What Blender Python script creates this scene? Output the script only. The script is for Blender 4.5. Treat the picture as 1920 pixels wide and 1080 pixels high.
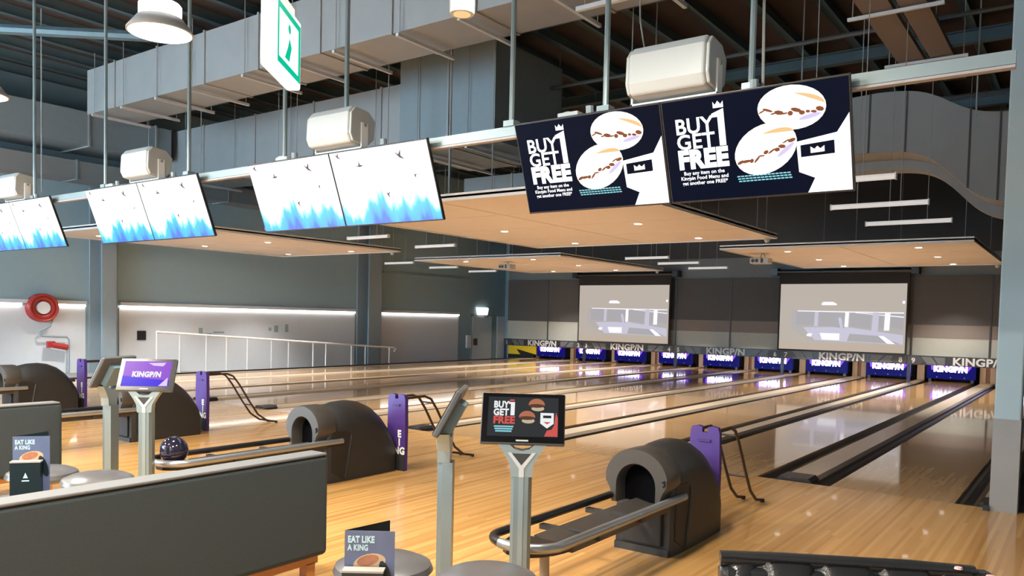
import bpy, math, random
from mathutils import Vector, Matrix
random.seed(7)
S = bpy.context.scene
COL = S.collection
for o in list(bpy.data.objects): bpy.data.objects.remove(o)

# ------------------------------------------------------------------ camera
F_PX, CY_PX = 1495.27, 659.51
YAW, PITCH, ROLL = math.radians(36.008), math.radians(-2.418), math.radians(1.311)
CAM = Vector((2.002, -8.0676, 1.5661))
_d = Vector((-math.sin(YAW)*math.cos(PITCH), math.cos(YAW)*math.cos(PITCH), math.sin(PITCH)))
_r0 = Vector((math.cos(YAW), math.sin(YAW), 0)); _u0 = _r0.cross(_d)
_r = math.cos(ROLL)*_r0 + math.sin(ROLL)*_u0
_u = -math.sin(ROLL)*_r0 + math.cos(ROLL)*_u0
cam = bpy.data.cameras.new('camera'); camo = bpy.data.objects.new('camera', cam); COL.objects.link(camo)
mw = Matrix((( _r.x, _u.x, -_d.x, CAM.x), (_r.y, _u.y, -_d.y, CAM.y), (_r.z, _u.z, -_d.z, CAM.z), (0, 0, 0, 1)))
camo.matrix_world = mw
cam.sensor_width = 36; cam.lens = F_PX/1920*36; cam.shift_y = (CY_PX-540)/1920
cam.clip_start = .05; cam.clip_end = 200
S.camera = camo

def px(ax, val, x, y):
    "pixel of the photograph -> world point on the plane ax = val"
    v = _d*F_PX + _r*(x-960) - _u*(y-CY_PX)
    i = 'xyz'.index(ax); t = (val-CAM[i])/v[i]
    return CAM + v*t

# ------------------------------------------------------------------ world, light, exposure
W = bpy.data.worlds.new('world'); S.world = W; W.use_nodes = True
W.node_tree.nodes['Background'].inputs[0].default_value = (.55, .65, .78, 1)
W.node_tree.nodes['Background'].inputs[1].default_value = .35
S.view_settings.view_transform = 'Standard'; S.view_settings.look = 'None'
S.view_settings.gamma = 1; S.view_settings.use_curve_mapping = False
S.view_settings.exposure = 0.0
def light(name, kind, loc, power, col=(1, 1, 1), rot=None, parent=None, **kw):
    l = bpy.data.lights.new(name, kind); l.energy = power; l.color = col
    for k, v in kw.items(): setattr(l, k, v)
    o = bpy.data.objects.new(name, l); COL.objects.link(o); o.location = loc
    if rot: o.rotation_euler = rot
    if parent: o.parent = parent
    return o
R90 = math.pi/2
# daylight through the shopfront windows behind the camera
light('daylight_window', 'AREA', (-13.0, -12.7, 2.6), 2400, (.68, .88, 1), (-R90, math.pi, 0), shape='RECTANGLE', size=8, size_y=4.2)
light('daylight_window_side', 'AREA', (2.5, -12.7, 2.4), 120, (.80, .92, 1), (-R90, math.pi, 0), shape='RECTANGLE', size=6, size_y=3.4)

# ------------------------------------------------------------------ materials
MATS = {}
def M(name, col, rough=.5, metal=0., scale=8., amt=.08, bump=0., bscale=60., em=None, es=0., coat=0., spec=None, stretch=None):
    if name in MATS: return MATS[name]
    m = bpy.data.materials.new(name); m.use_nodes = True; MATS[name] = m
    nt = m.node_tree; b = nt.nodes['Principled BSDF']
    b.inputs['Roughness'].default_value = rough; b.inputs['Metallic'].default_value = metal
    if coat: b.inputs['Coat Weight'].default_value = coat; b.inputs['Coat Roughness'].default_value = .08
    if spec is not None: b.inputs['Specular IOR Level'].default_value = spec
    tc = nt.nodes.new('ShaderNodeTexCoord'); src = tc.outputs['Object']
    if stretch:
        mp = nt.nodes.new('ShaderNodeMapping'); mp.inputs['Scale'].default_value = stretch
        nt.links.new(src, mp.inputs[0]); src = mp.outputs[0]
    n = nt.nodes.new('ShaderNodeTexNoise'); n.inputs['Scale'].default_value = scale; n.inputs['Detail'].default_value = 4
    nt.links.new(src, n.inputs['Vector'])
    mx = nt.nodes.new('ShaderNodeMix'); mx.data_type = 'RGBA'
    c = Vector(col[:3]); mx.inputs[6].default_value = (*(c*(1-amt)), 1); mx.inputs[7].default_value = (*(c*(1+amt)), 1)
    nt.links.new(n.outputs[0], mx.inputs[0]); nt.links.new(mx.outputs[2], b.inputs['Base Color'])
    if bump:
        n2 = nt.nodes.new('ShaderNodeTexNoise'); n2.inputs['Scale'].default_value = bscale
        nt.links.new(src, n2.inputs['Vector'])
        bp = nt.nodes.new('ShaderNodeBump'); bp.inputs['Strength'].default_value = bump; bp.inputs['Distance'].default_value = .01
        nt.links.new(n2.outputs[0], bp.inputs['Height']); nt.links.new(bp.outputs[0], b.inputs['Normal'])
    if em:
        b.inputs['Emission Color'].default_value = (*em, 1); b.inputs['Emission Strength'].default_value = es
    return m
def E(name, col, strength): return M(name, (col[0]*.01, col[1]*.01, col[2]*.01), .25, em=col, es=strength, spec=.03)

def wood(name, cols, bw, rough, coat, grain=.25):
    m = bpy.data.materials.new(name); m.use_nodes = True; nt = m.node_tree; L = nt.links; N = nt.nodes.new
    b = nt.nodes['Principled BSDF']
    tc = N('ShaderNodeTexCoord'); sx = N('ShaderNodeSeparateXYZ'); L.new(tc.outputs['Object'], sx.inputs[0])
    def mth(op, a, v=None):
        n = N('ShaderNodeMath'); n.operation = op
        if hasattr(a, 'links'): L.new(a, n.inputs[0])
        else: n.inputs[0].default_value = a
        if v is not None:
            if hasattr(v, 'links'): L.new(v, n.inputs[1])
            else: n.inputs[1].default_value = v
        return n.outputs[0]
    bi = mth('FLOOR', mth('DIVIDE', sx.outputs[0], bw))
    wn0 = N('ShaderNodeTexWhiteNoise'); wn0.noise_dimensions = '1D'; L.new(bi, wn0.inputs['W'])
    yi = mth('FLOOR', mth('ADD', mth('DIVIDE', sx.outputs[1], 2.4), mth('MULTIPLY', wn0.outputs[0], 7.)))
    cv = N('ShaderNodeCombineXYZ'); L.new(bi, cv.inputs[0]); L.new(yi, cv.inputs[1])
    wn = N('ShaderNodeTexWhiteNoise'); wn.noise_dimensions = '2D'; L.new(cv.outputs[0], wn.inputs['Vector'])
    mp = N('ShaderNodeMapping'); mp.inputs['Scale'].default_value = (45, 1.6, 1); L.new(tc.outputs['Object'], mp.inputs[0])
    n = N('ShaderNodeTexNoise'); n.inputs['Scale'].default_value = 1.; n.inputs['Detail'].default_value = 5; L.new(mp.outputs[0], n.inputs['Vector'])
    fac = mth('ADD', mth('MULTIPLY', wn.outputs[0], 1-grain), mth('MULTIPLY', n.outputs[0], grain))
    r = N('ShaderNodeValToRGB'); L.new(fac, r.inputs[0])
    e = r.color_ramp.elements; e[0].position = .1; e[1].position = .9
    e[0].color = (*cols[0], 1); e[1].color = (*cols[2], 1)
    q = e.new(.5); q.color = (*cols[1], 1)
    L.new(r.outputs[0], b.inputs['Base Color'])
    b.inputs['Roughness'].default_value = rough; b.inputs['Coat Weight'].default_value = coat; b.inputs['Coat Roughness'].default_value = .04
    n3 = N('ShaderNodeTexNoise'); n3.inputs['Scale'].default_value = 1.4; L.new(tc.outputs['Object'], n3.inputs['Vector'])
    rr = N('ShaderNodeMapRange'); rr.inputs[3].default_value = rough*.8; rr.inputs[4].default_value = rough*1.3
    L.new(n3.outputs[0], rr.inputs[0]); L.new(rr.outputs[0], b.inputs['Roughness'])
    MATS[name] = m
    return m

APPROACH = wood('approach_timber', [(.50, .25, .075), (.62, .33, .105), (.72, .42, .15)], .0286, .22, .35)
LANE = wood('lane_timber', [(.56, .32, .135), (.65, .39, .17), (.72, .45, .21)], .0274, .10, .6)
PLY = wood('plywood', [(.66, .575, .50), (.69, .60, .525), (.72, .625, .55)], .6, .55, 0, .8)
WALLBLUE = M('wall_paint', (.28, .385, .425), .75, amt=.04, bump=.1)
WHITEPANEL = M('white_panel', (.62, .64, .66), .6, amt=.03)
STEEL = M('painted_steel', (.25, .30, .32), .55, amt=.06)
ROOFM = M('roof_sheet', (.06, .040, .032), .8, amt=.2, scale=3)
PURLIN = M('purlin_steel', (.115, .175, .20), .5, .3, amt=.15)
DUCT = M('galvanised_duct', (.40, .40, .385), .45, .25, amt=.10, scale=2.5)
DUCTDK = M('duct_wrap', (.26, .26, .255), .8, amt=.08, scale=3)
CHAN = M('strut_channel', (.62, .64, .65), .5, .2)
PIPEM = M('rail_paint', (.22, .285, .30), .4, .2)
WHITEPL = M('white_plastic', (.40, .43, .43), .35, amt=.02)
WHITEMT = M('white_metal', (.75, .75, .74), .4, amt=.03)
BLACK = M('black_plastic', (.012, .012, .014), .35, amt=.2)
BLACKF = M('black_fabric', (.012, .012, .013), .8, amt=.2)
DARKGREY = M('dark_grey', (.045, .045, .048), .5, amt=.1)
HOODM = M('hood_plastic', (.027, .026, .025), .42, amt=.12, bump=.15, bscale=180)
HOODIN = M('hood_recess', (.016, .014, .013), .5, amt=.15)
COLLAR = M('collar_plastic', (.055, .048, .041), .4, amt=.12, bump=.1, bscale=120)
SILVER = M('brushed_silver', (.38, .39, .40), .32, .7, amt=.05)
SILVERD = M('aluminium_post', (.25, .32, .34), .35, .55, amt=.05, stretch=(1, 1, .1))
SILVERL = M('aluminium_yoke', (.32, .40, .42), .35, .5, amt=.05)
PURPLE = M('purple_plastic', (.062, .027, .18), .45, amt=.1)
CAPM = M('division_cap', (.50, .40, .29), .36, amt=.12, coat=.12, stretch=(8, .4, 1))
GUTTERM = M('gutter_plastic', (.030, .028, .028), .28, amt=.2)
SOFA = M('grey_weave', (.030, .042, .047), .85, amt=.18, scale=90, bump=.3, bscale=260)
SOFAEDGE = M('grey_highlight', (.13, .135, .14), .6, amt=.1, scale=90)
TIMBER = M('orange_timber', (.42, .17, .05), .5, amt=.15, stretch=(1, 8, 8))
STOOLM = M('silver_vinyl', (.15, .145, .15), .30, .45, amt=.05)
LEATHER = M('black_leather', (.022, .022, .023), .22, amt=.2, bump=.12, bscale=150)
PINK = M('torn_foam', (.6, .36, .34), .8)
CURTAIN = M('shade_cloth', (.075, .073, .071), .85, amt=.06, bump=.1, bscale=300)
MASKB = M('mask_black', (.02, .02, .022), .4)
MASKG = M('mask_grey', (.125, .125, .125), .45, amt=.1)
MASKL = M('mask_letter', (.62, .60, .57), .45, amt=.03)
TAN = M('tan_board', (.42, .28, .17), .5, amt=.12, stretch=(6, 1, 1))
BROWN = M('brown_board', (.16, .06, .025), .5, amt=.15)
YELLOW = M('yellow_paint', (.80, .56, .02), .45, amt=.05)
RED = M('red_paint', (.36, .028, .024), .4, amt=.08)
GREENP = M('faded_green', (.28, .36, .34), .7)
TRAY = M('perforated_tray', (.17, .125, .095), .7, amt=.25, scale=30, stretch=(1, 6, 1))
RUST = M('ply_underside', (.30, .20, .14), .7, amt=.1)
CABLE = M('grey_cable', (.30, .31, .30), .6)
GLASS = M('window_glass', (.7, .85, 1), .1, em=(.55, .75, 1), es=.8)
BALLM = M('ball_resin', (.018, .015, .035), .12, amt=.3, coat=.6)
CARDBLUE = M('card_blue', (.12, .15, .26), .35, amt=.25, scale=12)
CARDDK = M('card_dark', (.012, .022, .026), .3, amt=.2)
CARDTXT = M('card_text', (.50, .72, .80), .5)
BUNR = M('print_bun', (.42, .16, .08), .5, amt=.35, scale=40)
BUNL = M('print_crust', (.60, .42, .25), .5, amt=.2, scale=40)
E_WHITE = E('screen_white', (1, 1, 1), 1.55)
E_NAVY = E('screen_navy', (.005, .009, .026), .8)
E_CYAN = E('screen_cyan', (.35, .85, .95), .9)
E_BUN = E('screen_bun', (1, .93, .80), 1.4)
E_ORNG = E('screen_orange', (.95, .62, .30), 1.0)
E_MEAT = E('screen_meat', (.36, .12, .06), .8)
E_LILAC = E('screen_lilac', (.75, .65, .95), 1.0)
E_BIRD = E('screen_bird', (.25, .18, .20), .7)
E_STRIP = E('strip_light', (1, .97, .93), 6.)
E_LAMP = E('lamp_white', (1, .98, .94), 8.)
E_DOWN = E('downlight_white', (1, .97, .90), 8.)
E_SWB = E('sweep_blue', (.015, .015, .30), .45)
E_SWV = E('sweep_violet', (.24, .06, 1.0), 1.7)
E_SWW = E('sweep_glow', (.80, .80, 1.0), 5.0)
E_EXITG = E('exit_green', (.0, .62, .36), .9)
E_EXITW = E('exit_white', (.92, 1, .98), 1.9)
E_TABBG = E('tablet_dark', (.035, .037, .04), 1.)
E_TABW = E('tablet_white', (.85, .87, .88), 1.)
E_TABR = E('tablet_red', (.62, .10, .09), 1.)
E_TABC = E('tablet_cyan', (.25, .60, .68), 1.)
E_TABP = E('tablet_purple', (.30, .09, .66), 1.)
E_TABB = E('tablet_blue', (.06, .03, .75), 1.)
E_TABL = E('tablet_lilac', (.78, .60, .95), 1.)
PJ_A = E('picture_warm', (.50, .44, .385), 1.)
PJ_B = E('picture_grey', (.46, .43, .42), 1.)
PJ_C = E('picture_white', (.92, .91, 1), 1.1)
PJ_D = E('picture_lavender', (.58, .56, .68), 1.)
PJ_E = E('picture_dark', (.42, .40, .42), 1.)
PJ_F = E('picture_band', (.52, .43, .35), 1.)

def screen_blue():
    m = bpy.data.materials.new('screen_birds_blue'); m.use_nodes = True; nt = m.node_tree; N = nt.nodes.new; L = nt.links
    b = nt.nodes['Principled BSDF']; b.inputs['Base Color'].default_value = (.02, .02, .02, 1); b.inputs['Roughness'].default_value = .3
    tc = N('ShaderNodeTexCoord'); sp = N('ShaderNodeSeparateXYZ'); L.new(tc.outputs['Object'], sp.inputs[0])
    mp = N('ShaderNodeMapping'); mp.inputs['Scale'].default_value = (3.4, 1, .9); L.new(tc.outputs['Object'], mp.inputs[0])
    n = N('ShaderNodeTexNoise'); n.inputs['Scale'].default_value = 1.3; n.inputs['Detail'].default_value = 3; L.new(mp.outputs[0], n.inputs[0])
    a = N('ShaderNodeMath'); a.operation = 'MULTIPLY'; L.new(n.outputs[0], a.inputs[0]); a.inputs[1].default_value = .80
    s = N('ShaderNodeMath'); s.operation = 'SUBTRACT'; L.new(a.outputs[0], s.inputs[0])
    z = N('ShaderNodeMath'); z.operation = 'ADD'; L.new(sp.outputs[2], z.inputs[0]); z.inputs[1].default_value = .35 + .49
    L.new(z.outputs[0], s.inputs[1])
    r = N('ShaderNodeValToRGB'); e = r.color_ramp.elements
    mr = N('ShaderNodeMapRange'); mr.inputs[1].default_value = -.12; mr.inputs[2].default_value = .30; L.new(s.outputs[0], mr.inputs[0]); L.new(mr.outputs[0], r.inputs[0])
    e[0].position = .0; e[0].color = (1, 1, 1, 1); e[1].position = 1; e[1].color = (.01, .12, .85, 1)
    for p, c in ((.40, (.95, 1, 1)), (.50, (.35, .88, 1)), (.60, (.02, .45, .95)), (.85, (.02, .30, .9))):
        q = e.new(p); q.color = (*c, 1)
    L.new(r.outputs[0], b.inputs['Emission Color']); b.inputs['Emission Strength'].default_value = 1.5
    return m
E_BIRDS = screen_blue()

# ------------------------------------------------------------------ mesh helpers
class B:
    def __init__(s): s.v = []; s.f = []; s.m = []; s.mi = 0
    def quad(s, pts):
        n = len(s.v); s.v += [tuple(p) for p in pts]; s.f.append(tuple(range(n, n+len(pts)))); s.m.append(s.mi); return s
    def box(s, a, b, ch=0.):
        (x0, y0, z0), (x1, y1, z1) = a, b
        if x0 > x1: x0, x1 = x1, x0
        if y0 > y1: y0, y1 = y1, y0
        if z0 > z1: z0, z1 = z1, z0
        n = len(s.v)
        s.v += [(x0, y0, z0), (x1, y0, z0), (x1, y1, z0), (x0, y1, z0), (x0, y0, z1), (x1, y0, z1), (x1, y1, z1), (x0, y1, z1)]
        for q in ((3, 2, 1, 0), (4, 5, 6, 7), (0, 1, 5, 4), (1, 2, 6, 5), (2, 3, 7, 6), (3, 0, 4, 7)):
            s.f.append(tuple(n+i for i in q)); s.m.append(s.mi)
        return s
    def prism(s, poly, ax, a, b):
        "polygon in the other two axes (cyclic order), extruded along ax from a to b"
        n = len(s.v); k = len(poly)
        def P(u, v, t): return {'x': (t, u, v), 'y': (u, t, v), 'z': (u, v, t)}[ax]
        s.v += [P(u, v, a) for u, v in poly] + [P(u, v, b) for u, v in poly]
        s.f.append(tuple(range(n+k-1, n-1, -1))); s.f.append(tuple(range(n+k, n+2*k))); s.m += [s.mi]*2
        for i in range(k):
            j = (i+1) % k; s.f.append((n+i, n+j, n+k+j, n+k+i)); s.m.append(s.mi)
        return s
    def tube(s, pts, r, seg=8, cap=True, closed=False):
        pts = [Vector(p) for p in pts]; n0 = len(s.v); k = len(pts)
        rs = r if isinstance(r, (list, tuple)) else [r]*k
        up = Vector((0, 0, 1))
        t0 = (pts[1]-pts[0]).normalized()
        a = t0.cross(up)
        if a.length < .05: a = t0.cross(Vector((1, 0, 0)))
        a.normalize()
        for i, p in enumerate(pts):
            if closed: t = pts[(i+1) % k]-pts[i-1]
            else: t = pts[min(i+1, k-1)]-pts[max(i-1, 0)]
            t.normalize(); a = (a-t*a.dot(t)); a.normalize(); c = t.cross(a)
            for j in range(seg):
                an = 2*math.pi*j/seg; s.v.append(tuple(p+rs[i]*(math.cos(an)*a+math.sin(an)*c)))
        for i in range(k if closed else k-1):
            for j in range(seg):
                A = n0+i*seg+j; Bv = n0+i*seg+(j+1) % seg; i2 = (i+1) % k
                C = n0+i2*seg+(j+1) % seg; D = n0+i2*seg+j
                s.f.append((A, Bv, C, D)); s.m.append(s.mi)
        if cap and not closed:
            s.f.append(tuple(n0+j for j in range(seg-1, -1, -1))); s.f.append(tuple(n0+(k-1)*seg+j for j in range(seg))); s.m += [s.mi]*2
        return s
    def lathe(s, prof, seg=24, c=(0, 0, 0)):
        n0 = len(s.v); k = len(prof)
        for r, z in prof:
            for j in range(seg):
                an = 2*math.pi*j/seg; s.v.append((c[0]+r*math.cos(an), c[1]+r*math.sin(an), c[2]+z))
        for i in range(k-1):
            for j in range(seg):
                s.f.append((n0+i*seg+j, n0+i*seg+(j+1) % seg, n0+(i+1)*seg+(j+1) % seg, n0+(i+1)*seg+j)); s.m.append(s.mi)
        s.f.append(tuple(n0+j for j in range(seg-1, -1, -1))); s.f.append(tuple(n0+(k-1)*seg+j for j in range(seg))); s.m += [s.mi]*2
        return s
    def loft(s, secs, cap=True):
        n0 = len(s.v); k = len(secs[0])
        for q in secs: s.v += [tuple(p) for p in q]
        for i in range(len(secs)-1):
            for j in range(k):
                s.f.append((n0+i*k+j, n0+i*k+(j+1) % k, n0+(i+1)*k+(j+1) % k, n0+(i+1)*k+j)); s.m.append(s.mi)
        if cap:
            s.f.append(tuple(n0+j for j in range(k-1, -1, -1))); s.f.append(tuple(n0+(len(secs)-1)*k+j for j in range(k))); s.m += [s.mi]*2
        return s
    def ell(s, cx, cy, rx, ry, y=0, n=20, a0=0, a1=2*math.pi, rot=0):
        "flat ellipse sector in the xz plane at depth y"
        P = []
        full = abs(a1-a0) > 6.28
        for i in range(n if full else n+1):
            t = a0+(a1-a0)*i/n; u, w = rx*math.cos(t), ry*math.sin(t)
            P.append((cx+u*math.cos(rot)-w*math.sin(rot), y, cy+u*math.sin(rot)+w*math.cos(rot)))
        return s.quad(P)
    def rect(s, x0, z0, x1, z1, y=0): return s.quad([(x0, y, z0), (x1, y, z0), (x1, y, z1), (x0, y, z1)])
    def poly(s, pts, y=0): return s.quad([(a, y, b) for a, b in pts])
    def text(s, body, x, z, h, y=0, width=None, off=.0, align='LEFT', shear=0, rot=0, depth=0):
        v, f, w = text_geo(body, off, align, shear, depth)
        n0 = len(s.v); k = h/.69
        kx = k if width is None or w == 0 else width/w
        for a, b, c in v:
            u, t = a*kx, b*k
            if rot: u, t = u*math.cos(rot)-t*math.sin(rot), u*math.sin(rot)+t*math.cos(rot)
            s.v.append((x+u, y-c*k, z+t))
        for q in f: s.f.append(tuple(n0+i for i in q)); s.m.append(s.mi)
        return s
    def mat(s, i): s.mi = i; return s
    def build(s, name, mats, parent=None, smooth=False, bevel=0, loc=None, seg=2):
        if not isinstance(mats, (list, tuple)): mats = [mats]
        me = bpy.data.meshes.new(name)
        vs = s.v
        if loc is not None: vs = [(a-loc[0], b-loc[1], c-loc[2]) for a, b, c in vs]
        me.from_pydata(vs, [], s.f); me.update()
        for m in mats: me.materials.append(m)
        if len(mats) > 1: me.polygons.foreach_set('material_index', s.m)
        o = bpy.data.objects.new(name, me); COL.objects.link(o)
        if loc is not None: o.location = loc
        if parent is not None: o.parent = parent
        if smooth:
            me.polygons.foreach_set('use_smooth', [True]*len(me.polygons))
            try: me.set_sharp_from_angle(angle=math.radians(42))
            except Exception: pass
        if bevel:
            md = o.modifiers.new('bevel', 'BEVEL'); md.width = bevel; md.segments = seg; md.limit_method = 'ANGLE'; md.angle_limit = math.radians(40)
        return o
_tc = {}
def text_geo(body, off, align, shear, depth):
    key = (body, off, align, shear, depth)
    if key in _tc: return _tc[key]
    cu = bpy.data.curves.new('lettering', 'FONT'); cu.body = body; cu.size = 1; cu.offset = off; cu.align_x = align; cu.shear = shear; cu.resolution_u = 3
    cu.extrude = depth; cu.space_character = 1.0 + off*1.2
    ob = bpy.data.objects.new('lettering', cu); COL.objects.link(ob)
    dg = bpy.context.evaluated_depsgraph_get()
    me = bpy.data.meshes.new_from_object(ob.evaluated_get(dg))
    v = [tuple(p.co) for p in me.vertices]; f = [tuple(p.vertices) for p in me.polygons]
    w = max((p[0] for p in v), default=0)-min((p[0] for p in v), default=0)
    bpy.data.objects.remove(ob); bpy.data.curves.remove(cu); bpy.data.meshes.remove(me)
    _tc[key] = (v, f, w); return _tc[key]

NW = 'zero one two three four five six seven eight nine ten eleven'.split()
def tag(o, label, cat, group=None):
    o['label'] = label; o['category'] = cat
    if group: o['group'] = group
    return o
def struct(o): o['kind'] = 'structure'; return o
def thing(name, label, cat, loc=(0, 0, 0), rotz=0, group=None, rot=None):
    o = bpy.data.objects.new(name, None); COL.objects.link(o); o.location = loc
    o.rotation_euler = rot if rot else (0, 0, rotz); o.empty_display_size = .1
    return tag(o, label, cat, group)
def dup(root, loc, rotz=None, label=None):
    r = root.copy(); COL.objects.link(r); r.location = loc
    if rotz is not None: r.rotation_euler = (0, 0, rotz)
    if label: r['label'] = label
    for ch in list(root.children):
        c = ch.copy(); COL.objects.link(c); c.parent = r
        for g in list(ch.children):
            d = g.copy(); COL.objects.link(d); d.parent = c
    return r

# ------------------------------------------------------------------ setting
XL, XR, YF, YB, ZC = -17.9, 6.0, -13.0, 18.75, 6.9
LW, GAP_IN, GAP_X = 1.0668, .7204, .5966
PITCH2 = 2*LW+GAP_IN+GAP_X
cx = {10: LW/2}
for n in range(9, 0, -1): cx[n] = cx[n+1]-LW-(GAP_IN if n % 2 else GAP_X)
pairx = {n: (cx[n]+cx[n+1])/2 for n in range(1, 10)}
struct(B().box((-16.15, YF, -.12), (XR, 0, 0)).build('floor', APPROACH))
struct(B().box((-16.15, 0, -.42), (1.7, 19.3, -.30)).build('floor_lane_bed', DARKGREY))
rp = B()
for (y0, z0), (y1, z1) in zip([(YF, 0), (2.6, 0), (12, -.45)], [(2.6, 0), (12, -.45), (YB, -.45)]):
    rp.quad([(XL, y0, z0), (-16.15, y0, z0), (-16.15, y1, z1), (XL, y1, z1)])
struct(rp.build('floor_ramp', M('ramp_vinyl', (.22, .21, .20), .6)))
struct(B().box((-16.15, 0, -.5), (-16.08, 18.7, .035)).build('trim_1', M('dark_trim', (.03, .028, .027), .5)))
struct(B().box((XL-.15, YF, -.6), (XL, YB, ZC)).build('wall_left', WALLBLUE))
struct(B().box((XL-.15, YB, -.6), (1.9, YB+.15, ZC)).build('wall_far', WALLBLUE))
struct(B().box((1.7, .1, -.4), (1.85, YB, ZC)).build('wall_lane_side', M('dim_charcoal', (.055, .056, .058), .8)))  # coloured charcoal to carry the dark under the roof
struct(B().box((XR, YF, -.1), (XR+.15, .1, ZC)).build('wall_right', WALLBLUE))
pw = struct(B().box((1.60, -.06, 0), (XR, .10, ZC)).build('wall_partition', WHITEPANEL))
B().box((1.60, -.10, 0), (XR, -.062, .82)).build('dado_panel', M('navy_dado', (.02, .03, .045), .5), pw)
B().box((1.60, -.11, .82), (XR, -.062, .86)).build('dado_rail', M('navy_dado', (.02, .03, .045), .5), pw)
# front wall behind the camera, with its two shopfront windows
fw = B().box((XL, YF-.15, -.1), (XR, YF, .45)).box((XL, YF-.15, 4.8), (XR, YF, ZC)).box((XL, YF-.15, .45), (-17.1, YF, 4.8)).box((-5.9, YF-.15, .45), (-.6, YF, 4.8)).box((5.6, YF-.15, .45), (XR, YF, 4.8))
struct(fw.build('wall_front', WALLBLUE))
for i, (a, b) in enumerate(((-17.1, -5.9), (-.6, 5.6))):
    w = struct(B().box((a, YF-.12, .45), (b, YF-.10, 4.8)).build('window_%d' % (i+1), GLASS))
    f = B()
    for k in range(6): x = a+(b-a)*k/5; f.box((x-.04, YF-.10, .45), (x+.04, YF-.04, 4.8))
    f.box((a, YF-.10, .45), (b, YF-.04, .53)).box((a, YF-.10, 4.72), (b, YF-.04, 4.8)); f.build('window_frame', DARKGREY, w)
# ceiling: sheet, purlins along the lanes, rafters across
cl = struct(B().box((XL-.15, YF-.15, ZC), (XR+.15, YB+.15, ZC+.12)).build('ceiling', ROOFM))
x = XL+.5
pur = None
while x < XR:
    if pur is None: pur = B().box((-.045, YF, -.20), (.045, YB, 0)).box((-.045, YF, -.20), (.10, YB, -.185)).build('purlin', PURLIN, cl); pur.location = (x, 0, ZC-.002)
    else:
        q = pur.copy(); COL.objects.link(q); q.location = (x, 0, ZC-.002)
    x += .92
raf = None
for y in (-10.5, 3.2, 7.8, 12.4, 17.0):
    if raf is None: raf = B().box((XL, -.09, -.02), (XR, .09, 0)).box((XL, -.012, -.20), (XR, .012, 0)).box((XL, -.09, -.22), (XR, .09, -.20)).build('rafter', PURLIN, cl); raf.location = (0, y, ZC-.205)
    else:
        q = raf.copy(); COL.objects.link(q); q.location = (0, y, ZC-.205)
br = B().tube([px('z', 6.3, -40, 52), px('z', 6.3, 300, 70)], .09).build('brace', PURLIN, cl)
for y, z in ((1.9, 6.05), (4.6, 5.9), (9.0, 5.9), (11.0, 6.0)):
    B().tube([(-12, y, z), (XR if y < 0 else 1.6, y, z)], .035, 6).build('conduit', M('conduit_dark', (.07, .075, .075), .6), cl)

# pillar beside lane ten
pil = struct(B().box((1.347, -.10, 0), (1.545, .12, ZC)).build('wall_pillar', M('pillar_paint', (.33, .42, .45), .6, amt=.03), bevel=.012))
B().box((1.343, -.104, 0), (1.549, .124, .80)).build('pillar_sleeve', M('pillar_sleeve', (.25, .24, .235), .6, amt=.06), pil)
B().box((1.30, -.14, 0), (1.343, .08, .05)).build('pillar_foot', BLACK, pil)

# left wall bays: white panels with a lit cove ledge, between steel columns
bays = [(-6.5, 1.55), (2.38, 10.33), (11.56, 15.7)]
def bay(y0, y1):
    p = B().box((XL, y0, -.5), (XL+.03, y1, 1.60)).build('bay_panel', WHITEPANEL, wl)
    B().box((XL, y0, 1.66), (XL+.10, y1, 1.74)).build('ledge', WHITEPANEL, wl)
    for a, b in ([(y0, y1)] if y0 > 0 else [(y0, .12), (.86, y1)]): B().box((XL+.03, a+.02, 1.60), (XL+.085, b-.02, 1.655)).build('strip_light', E_STRIP, wl)
wl = bpy.data.objects['wall_left']
for a, b in bays: bay(a, b)
B().box((XL, 18.2, -.5), (XL+.03, 18.72, 1.62)).build('bay_panel', WHITEPANEL, wl)
for yc, hw in ((1.965, .32), (10.945, .52)):
    c = B().box((XL, yc-hw, -.5), (XL+.06, yc+hw, 4.5)).box((XL+.06, yc-.06, -.5), (XL+.32, yc+.06, 4.5)).box((XL+.32, yc-hw*.55, -.5), (XL+.36, yc+hw*.55, 4.5))
    struct(c.build('trim_column', STEEL))
    struct(B().tube([(XL+.14, yc+hw*.8, -.4), (XL+.14, yc+hw*.8, 4.5)], .06, 10).build('trim_downpipe', STEEL, smooth=True))
B().box((XL, 11.6, 3.02), (XL+.05, 16.3, 3.10)).build('wall_rail', STEEL, wl)
# door in the far left corner
dr = struct(B().box((XL, 16.56, -.45), (XL+.05, 17.80, 1.62)).build('door_1', M('door_paint', (.55, .60, .62), .5, amt=.03)))
B().box((XL, 16.50, -.45), (XL+.03, 16.56, 1.68)).box((XL, 17.80, -.45), (XL+.03, 17.86, 1.68)).box((XL, 16.50, 1.62), (XL+.03, 17.86, 1.68)).build('door_frame', STEEL, dr)
B().box((XL+.05, 16.62, .45), (XL+.12, 16.80, .72)).build('door_closer', DARKGREY, dr)
tag(B().box((XL, 16.20, .35), (XL+.08, 16.46, .85)).build('wall_box', WHITEMT, bevel=.01), 'white box on the wall beside the grey door', 'wall box')
tag(B().box((XL, 2.85, .78), (XL+.06, 3.08, 1.02)).build('wall_switch', BLACK, bevel=.01), 'small black box on the white wall beside the steel column', 'wall box')
es = thing('exit_light', 'glowing white exit light above the grey door', 'exit sign', (XL+.02, 17.14, 1.66))
B().prism([(-.28, 0), (.28, 0), (.36, .26), (.30, .30), (-.36, .30)], 'x', 0, .09).build('lamp_box', E_EXITW, es)
B().box((.0, .1, -.08), (.06, .34, 0)).build('bracket', STEEL, es)
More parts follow.
